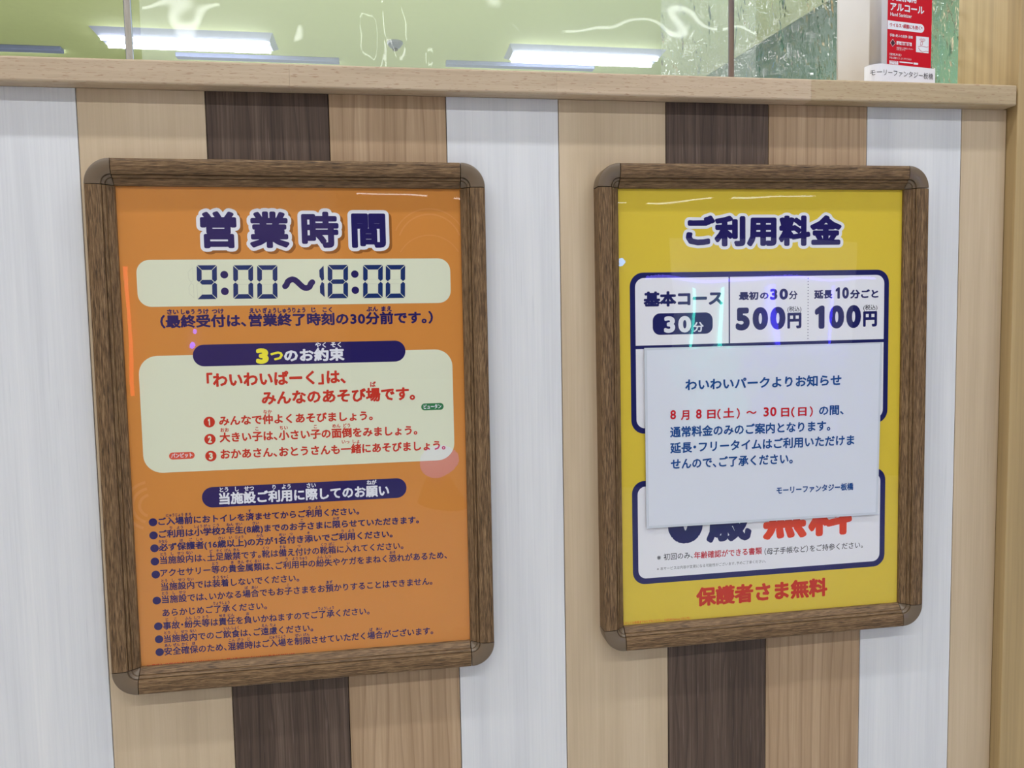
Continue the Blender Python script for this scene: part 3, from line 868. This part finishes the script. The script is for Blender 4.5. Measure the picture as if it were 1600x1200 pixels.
tc = N.new('ShaderNodeTexCoord'); nz = N.new('ShaderNodeTexNoise'); nz.inputs['Scale'].default_value = 14; nz.inputs['Detail'].default_value = 3
L.new(tc.outputs['Object'], nz.inputs['Vector'])
bp = N.new('ShaderNodeBump'); bp.inputs['Strength'].default_value = 0.5; bp.inputs['Distance'].default_value = 0.003
L.new(nz.outputs['Fac'], bp.inputs['Height']); L.new(bp.outputs[0], b.inputs['Coat Normal'])
film = plain('laminate_margin', (200, 207, 218), rough=0.15, coat=0.5)
V, F = slab(loc4, 0.0, 0.0008); obj('lamination_film', fix_normals(me('lamination_film', V, F)), film, notice)['label'] = 'glossy film margin'
ins = 0.0028
l5 = [(loc4[0][0] + ins, loc4[0][1] - ins), (loc4[1][0] - ins, loc4[1][1] - ins * .6), (loc4[2][0] - ins, loc4[2][1] + ins), (loc4[3][0] + ins, loc4[3][1] + ins)]
V, F = slab(l5, -0.0002, 0.0004); obj('paper_sheet', fix_normals(me('paper_sheet', V, F)), mn, notice)
def note(s, bl, br, h, w, mat, **kw):
    if isinstance(s, str): s = [(s, bl, br, h)]
    for a in s:
        k = Ink(); k.run(nb, a[0], a[1], a[2], a[3], w=w, off=0.0003, **kw)
        k.build('text_line', M[mat], notice, 4)
note('わいわいパークよりお知らせ', (1070.8, 610.2), (1314.5, 602.8), 18, 0.030, 'noteblue')
note([('8', (1047.3, 655.2), (1056.2, 655), 14.5), ], 0, 0, 0, 0.028, 'notered', kan=.7)
note([('月', (1064, 656.5), (1077, 656), 16), ('日', (1105, 654.5), (1118, 654), 15), ('（', (1120.5, 655), (1126, 655), 16), ('土', (1130, 653.4), (1147, 653), 16), ('）', (1151, 654), (1156, 654), 16),
      ('〜', (1166, 652), (1182, 651.6), 15), ('日', (1220.5, 651.5), (1233, 651), 15), ('（', (1236, 652), (1241.5, 652), 16), ('日', (1247, 650.5), (1260, 650), 15), ('）', (1265, 651), (1270, 651), 16)], 0, 0, 0, 0.028, 'notered')
note([('8', (1087.5, 654), (1096.3, 653.8), 14.5), ('30', (1193, 650.6), (1213, 650.2), 14.5)], 0, 0, 0, 0.028, 'notered', kan=.7)
note('の間、', (1279.6, 649.4), (1318, 648), 16, 0.028, 'noteblue')
note('通常料金のみのご案内となります。', (1047.1, 682.4), (1297.3, 674.6), 16.8, 0.028, 'noteblue')
note('延長・フリータイムはご利用いただけま', (1047.1, 707.6), (1334.7, 696.6), 16.8, 0.028, 'noteblue')
note('せんので、ご了承ください。', (1048, 732.8), (1238.7, 725.4), 16.8, 0.028, 'noteblue')
note('モーリーファンタジー板橋', (1213.2, 772.2), (1333.3, 765.6), 11.5, 0.028, 'noteblue')

# ================================================================== sanitizer bottle on the ledge
A = math.radians(8.5)
fr_r = Vector((math.cos(A), math.sin(A), 0)); fr_b = Vector((-math.sin(A), math.cos(A), 0))
fc = hit(1367, 105, (0, 0.010, 0)); fc.z = LT(fc.x)
bw_ = (hit(1461, 105, fc, -fr_b) - fc).dot(fr_r)
bd_ = 0.074; bh = 0.205; RB = 0.011
bot = empty('sanitizer_bottle', fc, (0, 0, A))
tag(bot, 'white plastic bottle with a red label standing on the right end of the wooden ledge', 'bottle')
M['hdpe'] = plain('white_milky_plastic', (226, 224, 228), rough=0.35, var=0.01)
bm = bmesh.new()
bmesh.ops.create_cube(bm, size=1)
for v in bm.verts:
    v.co = Vector((bw_ * (v.co.x + .5), bd_ * (v.co.y + .5), bh * (v.co.z + .5)))
bmesh.ops.bevel(bm, geom=[e for e in bm.edges if abs(e.verts[0].co.z - e.verts[1].co.z) > .1], offset=RB, segments=6, profile=.5, affect='EDGES')
bmesh.ops.bevel(bm, geom=[e for e in bm.edges if e.verts[0].co.z > bh - .001 and e.verts[1].co.z > bh - .001 and len(e.link_faces) == 2 and any(len(f.verts) > 4 for f in e.link_faces)], offset=0.014, segments=4, profile=.5, affect='EDGES')
m = bpy.data.meshes.new('bottle_body'); bm.to_mesh(m); bm.free()
for p in m.polygons: p.use_smooth = True
o = obj('bottle_body', m, M['hdpe'], bot)
md = o.modifiers.new('wn', 'WEIGHTED_NORMAL')
obj('bottle_neck', cyl_me('bottle_neck', .016, bh - .002, bh + .018, 24, cx=bw_ / 2, cy=bd_ / 2), M['hdpe'], bot)
obj('pump_collar', cyl_me('pump_collar', .019, bh + .016, bh + .034, 24, cx=bw_ / 2, cy=bd_ / 2), M['hdpe'], bot)
obj('pump_stem', cyl_me('pump_stem', .005, bh + .034, bh + .06, 16, cx=bw_ / 2, cy=bd_ / 2), M['hdpe'], bot)
obj('pump_head', box_me('pump_head', bw_ / 2 - .012, bw_ / 2 + .05, bd_ / 2 - .008, bd_ / 2 + .008, bh + .06, bh + .072, bev=.003), M['hdpe'], bot)
Bb = Board(fc, fr_r, (0, 0, 1))
lx0, lx1 = Bb.px(1386.3, 60)[0], Bb.px(1455, 60)[0]
lb = obj('red_label', box_me('red_label', lx0, lx1, -0.0003, 0.0008, 0.0105, 0.155), printed('red_label_print', (196, 8, 34)), bot)
lb['label'] = 'red printed label'
def lab(lst, w, mat, level, name='label_text', kan=.92):
    k = Ink()
    for a in lst: k.run(Bb, a[0], a[1], a[2], a[3], w=w, off=0.0003, kan=kan)
    return k.build(name, mat, lb, level)
lab([('アルコール', (1391, 17.5), (1443.8, 22.2), 13.5)], .03, M['white_p'], 5)
lab([('手指消毒用', (1392, 1.5), (1431.6, 4.6), 12)], .03, M['white_p'], 5)
lab([('Hand Sanitizer', (1391, 25.2), (1424.5, 27.8), 5.6)], .01, M['white_p'], 5, kan=.7)
def quad_px(ink, u0, v0, u1, v1, r=0):
    x0, z1 = Bb.px(u0, v0); x1, z0 = Bb.px(u1, v1)
    ink.rrect(x0, x1, z0, z1, r or 1e-5, 6)
k = Ink(); zt_, zb_ = Bb.px(1415, 35.2)[1], Bb.px(1415, 48.6)[1]
xr = Bb.px(1443.6, 45)[0]; h2 = (zt_ - zb_) / 2
k.poly([(lx0, zb_), (xr - h2, zb_)] + [(xr - h2 + h2 * math.cos(a), (zt_ + zb_) / 2 + h2 * math.sin(a)) for a in [-math.pi / 2 + math.pi * q / 12 for q in range(1, 12)]] + [(xr - h2, zt_), (lx0, zt_)])
k.build('label_strip', M['white_p'], lb, 4)
lab([('ウイルス・細菌にも効く*', (1390.2, 42.3), (1441.0, 47.0), 6.4)], .02, M['crimson'], 6)
lab([('手指・皮ふの洗浄・消毒', (1390.2, 57.2), (1426, 60.6), 4.6)], .015, M['white_p'], 5)
k = Ink(); quad_px(k, 1400.6, 64.4, 1424.0, 72.4); quad_px(k, 1431.2, 56.4, 1450.4, 83.6); quad_px(k, 1389.4, 94.4, 1403, 101.4); quad_px(k, 1405, 96, 1426, 100); quad_px(k, 1427.2, 97.8, 1434, 101.5); k.build('label_strip', M['white_p'], lb, 4)
lab([('火気厳禁', (1402, 71.4), (1422.6, 73.2), 6)], .01, M['crimson'], 6)
lab([('使用前にご確認ください', (1400.6, 76.2), (1426.4, 78), 2.6), ('火気に近づけない', (1400.6, 78.6), (1414.6, 79.6), 2.6), ('（使用方法）', (1389.4, 86.8), (1408, 88), 4), ('手指に適量をとり、よくすりこみます', (1389.4, 92), (1424, 94.2), 3.2)], .0, M['white_p'], 5)
lab([('手指消毒', (1390.6, 97.2), (1402, 97.8), 2.6), ('はこちら', (1390.6, 100.6), (1402, 101), 2.6)], .0, M['crimson'], 6)
# flame diamond
k = Ink(); cx, cz = Bb.px(1394.5, 67.2)
k.poly([(cx, cz + .0046), (cx - .0040, cz), (cx, cz - .0046), (cx + .0040, cz)]); k.build('hazard_diamond', M['white_p'], lb, 5)
k = Ink(); k.poly([(cx, cz + .0041), (cx - .0035, cz), (cx, cz - .0041), (cx + .0035, cz)]); k.build('hazard_diamond', printed('dark_red_print', (96, 8, 30)), lb, 6)
k = Ink(); k.poly([(cx, cz + .0022), (cx - .0012, cz + .0002), (cx - .0010, cz - .0016), (cx + .0010, cz - .0016), (cx + .0012, cz + .0004)]); k.build('flame_mark', M['ink'], lb, 7)
# hand drawing with drops
k = Ink()
qx, qz = Bb.px(1440.8, 60)
for r in (.0022, .0036, .0050):
    k.stroke([(qx + r * math.cos(a), qz + .001 + r * math.sin(a)) for a in [math.pi * (1.15 + .7 * q / 8) for q in range(9)]], .00018, seg=4)
def pp(*a): return [Bb.px(u, v) for u, v in a]
k.stroke(pp((1438, 66), (1440.5, 64.8), (1441, 70), (1437.8, 71), (1438, 66)), .0002, seg=4)
k.stroke(pp((1434, 73), (1440, 72.2), (1447, 74), (1450, 73)), .0002, seg=4)
k.stroke(pp((1434.5, 75), (1437, 79), (1441, 81.6), (1446, 80.2), (1450, 81)), .0002, seg=4)
k.union().build('hand_drawing', M['crimson'], lb, 6, 'red line drawing of a hand under a nozzle')
# paper tape round the foot
tp = bmesh.new()
zt1, zt0 = Bb.px(1420, 104.5)[1], 0.0003
x1t = bw_ - 0.0008
RT = RB + .0011
path = [(-0.0011, bd_ * .22)] + [(RB - RT * math.cos(a), RB - RT * math.sin(a)) for a in [math.pi / 2 * q / 8 for q in range(9)]] + [(x1t * .5, -0.0011), (x1t, -0.0011)]
zt1 = Bb.px(1410, 103)[1]
Vv = [(x, y, z) for x, y in path for z in (0.0004, zt1)] + [(x + (.0005 if y > .001 else 0), y + .0005, z) for x, y in path for z in (0.0004, zt1)]
n = len(path)
Ff = []
for i in range(n - 1):
    Ff.append((2 * i, 2 * i + 2, 2 * i + 3, 2 * i + 1))
    Ff.append((2 * n + 2 * i, 2 * n + 2 * i + 1, 2 * n + 2 * i + 3, 2 * n + 2 * i + 2))
    Ff.append((2 * i + 1, 2 * i + 3, 2 * n + 2 * i + 3, 2 * n + 2 * i + 1))
Ff += [(0, 1, 2 * n + 1, 2 * n), (2 * n - 2, 4 * n - 2, 4 * n - 1, 2 * n - 1)]
tm = fix_normals(me('name_tape', Vv, Ff))
tpo = obj('name_tape', tm, plain('white_tape', (232, 233, 242), rough=0.25), bot); tpo['label'] = 'white paper name tape'
k = Ink(); k.run(Bb, 'モーリーファンタジー板橋', (1363.5, 116.5), (1457.8, 123.6), 9.5, w=0.0, off=0.0012)
# follows the rounded corner of the bottle
def wrap(x):
    if x >= RB: return x, -0.0013
    a = min(max((RB - x) / (RT + .0002), 0), math.pi / 2)
    return RB - (RT + .0002) * math.sin(a), RB - (RT + .0002) * math.cos(a)
obj('tape_text', me('tape_text', [(*wrap(p[0]), p[1]) for p in k.V], k.F), M['ink'], tpo)

# ================================================================== rods and vinyl curtain above the ledge
YV = 0.104
def rod(u, v, y, r, mat, label):
    x = hit(u, v, (0, y, 0)).x
    t = empty('upright_rod', (x, y, LT(x)))
    tag(t, label, 'rod', 'metal rods holding the clear curtain')
    obj('rod_shaft', cyl_me('rod_shaft', r, 0.0, 0.9, 20), mat, t)
    obj('rod_foot', cyl_me('rod_foot', r * 2.2, -0.0002, 0.0015, 20), mat, t)
    return x
rod(201.5, 60, 0.085, 0.0041, M['chrome'], 'thin chrome rod standing on the ledge above the left poster')
rod(1142.5, 60, 0.085, 0.0036, M['steel'], 'dull steel rod standing on the ledge amid crumpled clear vinyl')

def sheet(name, xa, xb, y, fn, mat, nx, nz, z1=2.0):
    V = []
    for j in range(nz + 1):
        for i in range(nx + 1):
            x = xa + (xb - xa) * i / nx
            z = LT(x) + 0.0006 + (z1 - LT(x)) * (j / nz) ** 1.6
            V.append((x, y + fn(x, z), z))
    F = [(j * (nx + 1) + i, j * (nx + 1) + i + 1, (j + 1) * (nx + 1) + i + 1, (j + 1) * (nx + 1) + i) for j in range(nz) for i in range(nx)]
    return obj(name, me(name, V, F, True), mat)
def f1(x, z):
    e = math.exp(-((x - 0.29) / 0.05) ** 2)
    return 0.006 * noise.noise(Vector((x * 3, 0, z * 1.5))) + e * 0.006 * noise.noise(Vector((x * 38, 3, z * 7))) + 0.0006 * noise.noise(Vector((x * 12, 5, z * 8)))
def f2(x, z):
    c = math.exp(-((x - 0.78) / 0.10) ** 2)
    return 0.004 * noise.noise(Vector((x * 8, 0, z * 2))) + (0.002 + 0.006 * c) * noise.noise(Vector((x * 46, 9, z * 9))) + 0.0022 * noise.noise(Vector((x * 70, 2, z * 46)))
xa = hit(220, 50, (0, YV, 0)).x; xb = hit(1180, 50, (0, YV, 0)).x
s1 = sheet('clear_curtain', xa, xb, YV, f1, M['vinyl'], 200, 60)
tag(s1, 'smooth clear vinyl curtain hanging behind the ledge, its left edge beside the chrome rod', 'curtain', 'clear vinyl curtains above the counter')
xa = hit(1035, 50, (0, YV + .012, 0)).x
s2 = sheet('clear_curtain', xa, 1.075, YV + .014, f2, M['vinyl2'], 300, 140)
tag(s2, 'crumpled clear vinyl curtain hanging beside the dull rod and behind the white bottle', 'curtain', 'clear vinyl curtains above the counter')
tr = obj('curtain_rail', box_me('curtain_rail', -0.3, 1.03, 0.078, 0.125, 2.0, 2.012, .002), M['chrome'])
tag(tr, 'slim metal rail along the top that carries the clear vinyl curtains', 'rail')

# ================================================================== room behind: lamps and detector on the ceiling
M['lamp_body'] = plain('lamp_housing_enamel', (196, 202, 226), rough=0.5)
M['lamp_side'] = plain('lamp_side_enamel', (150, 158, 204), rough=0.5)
M['tube'] = emis('fluorescent_tube', (240, 244, 255), 30)
def cyl_x(name, x0, x1, y, z, r, n=16):
    m = cyl_me(name, r, x0, x1, n)
    m.transform(Matrix(((0, 0, 1, 0), (0, 1, 0, 0), (-1, 0, 0, 0), (0, 0, 0, 1))))
    m.transform(Matrix.Translation((0, y, z)))
    return m
def ceiling_light(x0, x1, y0, y1, label):
    t = empty('ceiling_light', ((x0 + x1) / 2, (y0 + y1) / 2, 2.9))
    tag(t, label, 'light', 'strip lights on the yellow green ceiling')
    hx, hy = (x1 - x0) / 2, (y1 - y0) / 2
    # shallow tray: sloped sides and flat bottom
    V = [(-hx, -hy, 0), (hx, -hy, 0), (hx, hy, 0), (-hx, hy, 0), (-hx + .03, -hy + .07, -.035), (hx - .03, -hy + .07, -.035), (hx - .03, hy - .07, -.035), (-hx + .03, hy - .07, -.035)]
    F = [(0, 1, 2, 3), (4, 7, 6, 5), (0, 4, 5, 1), (1, 5, 6, 2), (2, 6, 7, 3), (3, 7, 4, 0)]
    obj('lamp_housing', fix_normals(me('lamp_housing', V, F)), M['lamp_body'], t)
    for s in (-1, 1):
        obj('lamp_tube', cyl_x('lamp_tube', -hx + .045, hx - .045, s * hy * .45, -.044, .014), M['tube'], t)
    return t
ceiling_light(-1.575, -0.415, 4.81, 5.14, 'lit twin tube strip light on the ceiling behind the chrome rod')
ceiling_light(1.215, 2.38, 4.84, 5.155, 'lit twin tube strip light on the ceiling left of the crumpled curtain')
def lamp_far(x0, x1, y, label):
    t = empty('strip_fixture', ((x0 + x1) / 2, y, 2.9))
    tag(t, label, 'light', 'farther strip lights seen side on')
    hx = (x1 - x0) / 2
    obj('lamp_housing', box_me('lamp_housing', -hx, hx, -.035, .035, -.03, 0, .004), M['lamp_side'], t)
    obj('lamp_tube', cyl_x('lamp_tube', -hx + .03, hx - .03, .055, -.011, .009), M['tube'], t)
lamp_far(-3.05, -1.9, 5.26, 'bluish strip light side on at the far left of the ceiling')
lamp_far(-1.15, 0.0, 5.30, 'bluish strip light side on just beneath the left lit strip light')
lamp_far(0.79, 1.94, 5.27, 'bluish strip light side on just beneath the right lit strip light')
sd = empty('smoke_detector', (0.405, 4.9, 2.9))
tag(sd, 'small round smoke detector on the ceiling between the two lit strip lights', 'smoke detector')
bm = bmesh.new(); bmesh.ops.create_uvsphere(bm, u_segments=24, v_segments=12, radius=.05)
for v in bm.verts: v.co.z = -abs(v.co.z) * .8
m = bpy.data.meshes.new('detector_dome'); bm.to_mesh(m); bm.free()
M['det'] = plain('detector_plastic', (150, 156, 176), rough=.5)
obj('detector_base', cyl_me('detector_base', .055, -.012, 0, 28), M['det'], sd)
obj('detector_dome', m, M['det'], sd, (0, 0, -.008))
obj('sensor', cyl_me('sensor', .018, -.056, -.045, 16), M['backing'], sd)

# ================================================================== game machine across the hall (seen in the reflections only)
gm = empty('arcade_machine', (2.35, -3.6, 0), (0, 0, 0))
tag(gm, 'dark game machine with blue and cyan light tubes standing across the hall', 'game machine', 'machines across the hall')
gbody = plain('machine_body', (44, 44, 66), rough=.4)
obj('cabinet', box_me('cabinet', -.9, .9, -.4, .35, 0.0, 1.5, .02), gbody, gm)
obj('screen', box_me('screen', -.55, .55, .351, .36, .75, 1.35, .0), emis('machine_screen', (170, 190, 230), 0.5), gm)
for x, c, st in ((-.42, 'cyan', 20), (-.22, 'cyan', 20), (.02, 'blue', 26), (.38, 'blue', 26)):
    obj('light_tube', cyl_me('light_tube', .009, .2, 1.09, 12, cx=x, cy=.37), emis('tube_' + c, {'cyan': (80, 255, 230), 'blue': (60, 40, 255)}[c], st), gm)
obj('light_tube', cyl_x('light_tube', -.7, .7, .37, 1.13, .008), emis('tube_violet', (110, 90, 255), 18), gm)
def bulb(x, y, z, r, rgb, st, parent, name='light_bulb'):
    bm = bmesh.new(); bmesh.ops.create_uvsphere(bm, u_segments=16, v_segments=10, radius=r)
    m = bpy.data.meshes.new(name); bm.to_mesh(m); bm.free()
    return obj(name, m, emis(name + '_glow', rgb, st), parent, (x, y, z))
bulb(-.82, .37, 1.22, .02, (20, 150, 255), 40, gm)
g2 = empty('arcade_machine', (-.48, -3.4, 0))
tag(g2, 'dark game machine with a red light tube standing across the hall on the left', 'game machine', 'machines across the hall')
obj('cabinet', box_me('cabinet', -.5, .5, -.4, .3, 0.0, 1.6, .02), plain('machine_body_pale', (190, 160, 140), rough=.4), g2)
obj('light_tube', cyl_me('light_tube', .008, .62, 1.2, 12, cx=-.42, cy=.32), emis('tube_red', (255, 60, 20), 14), g2)
bulb(-.16, .31, .84, .014, (40, 40, 255), 40, g2); bulb(-.15, .31, .895, .010, (90, 60, 255), 30, g2)
g3 = empty('globe_lamp', (.54, -3.1, 0))
tag(g3, 'violet glowing globe on a dark stand across the hall between the machines', 'lamp')
obj('lamp_stand', cyl_me('lamp_stand', .12, 0, .14, 24, r2=.05), gbody, g3)
bulb(0, 0, .22, .078, (80, 45, 255), 4.5, g3, 'lamp_globe')
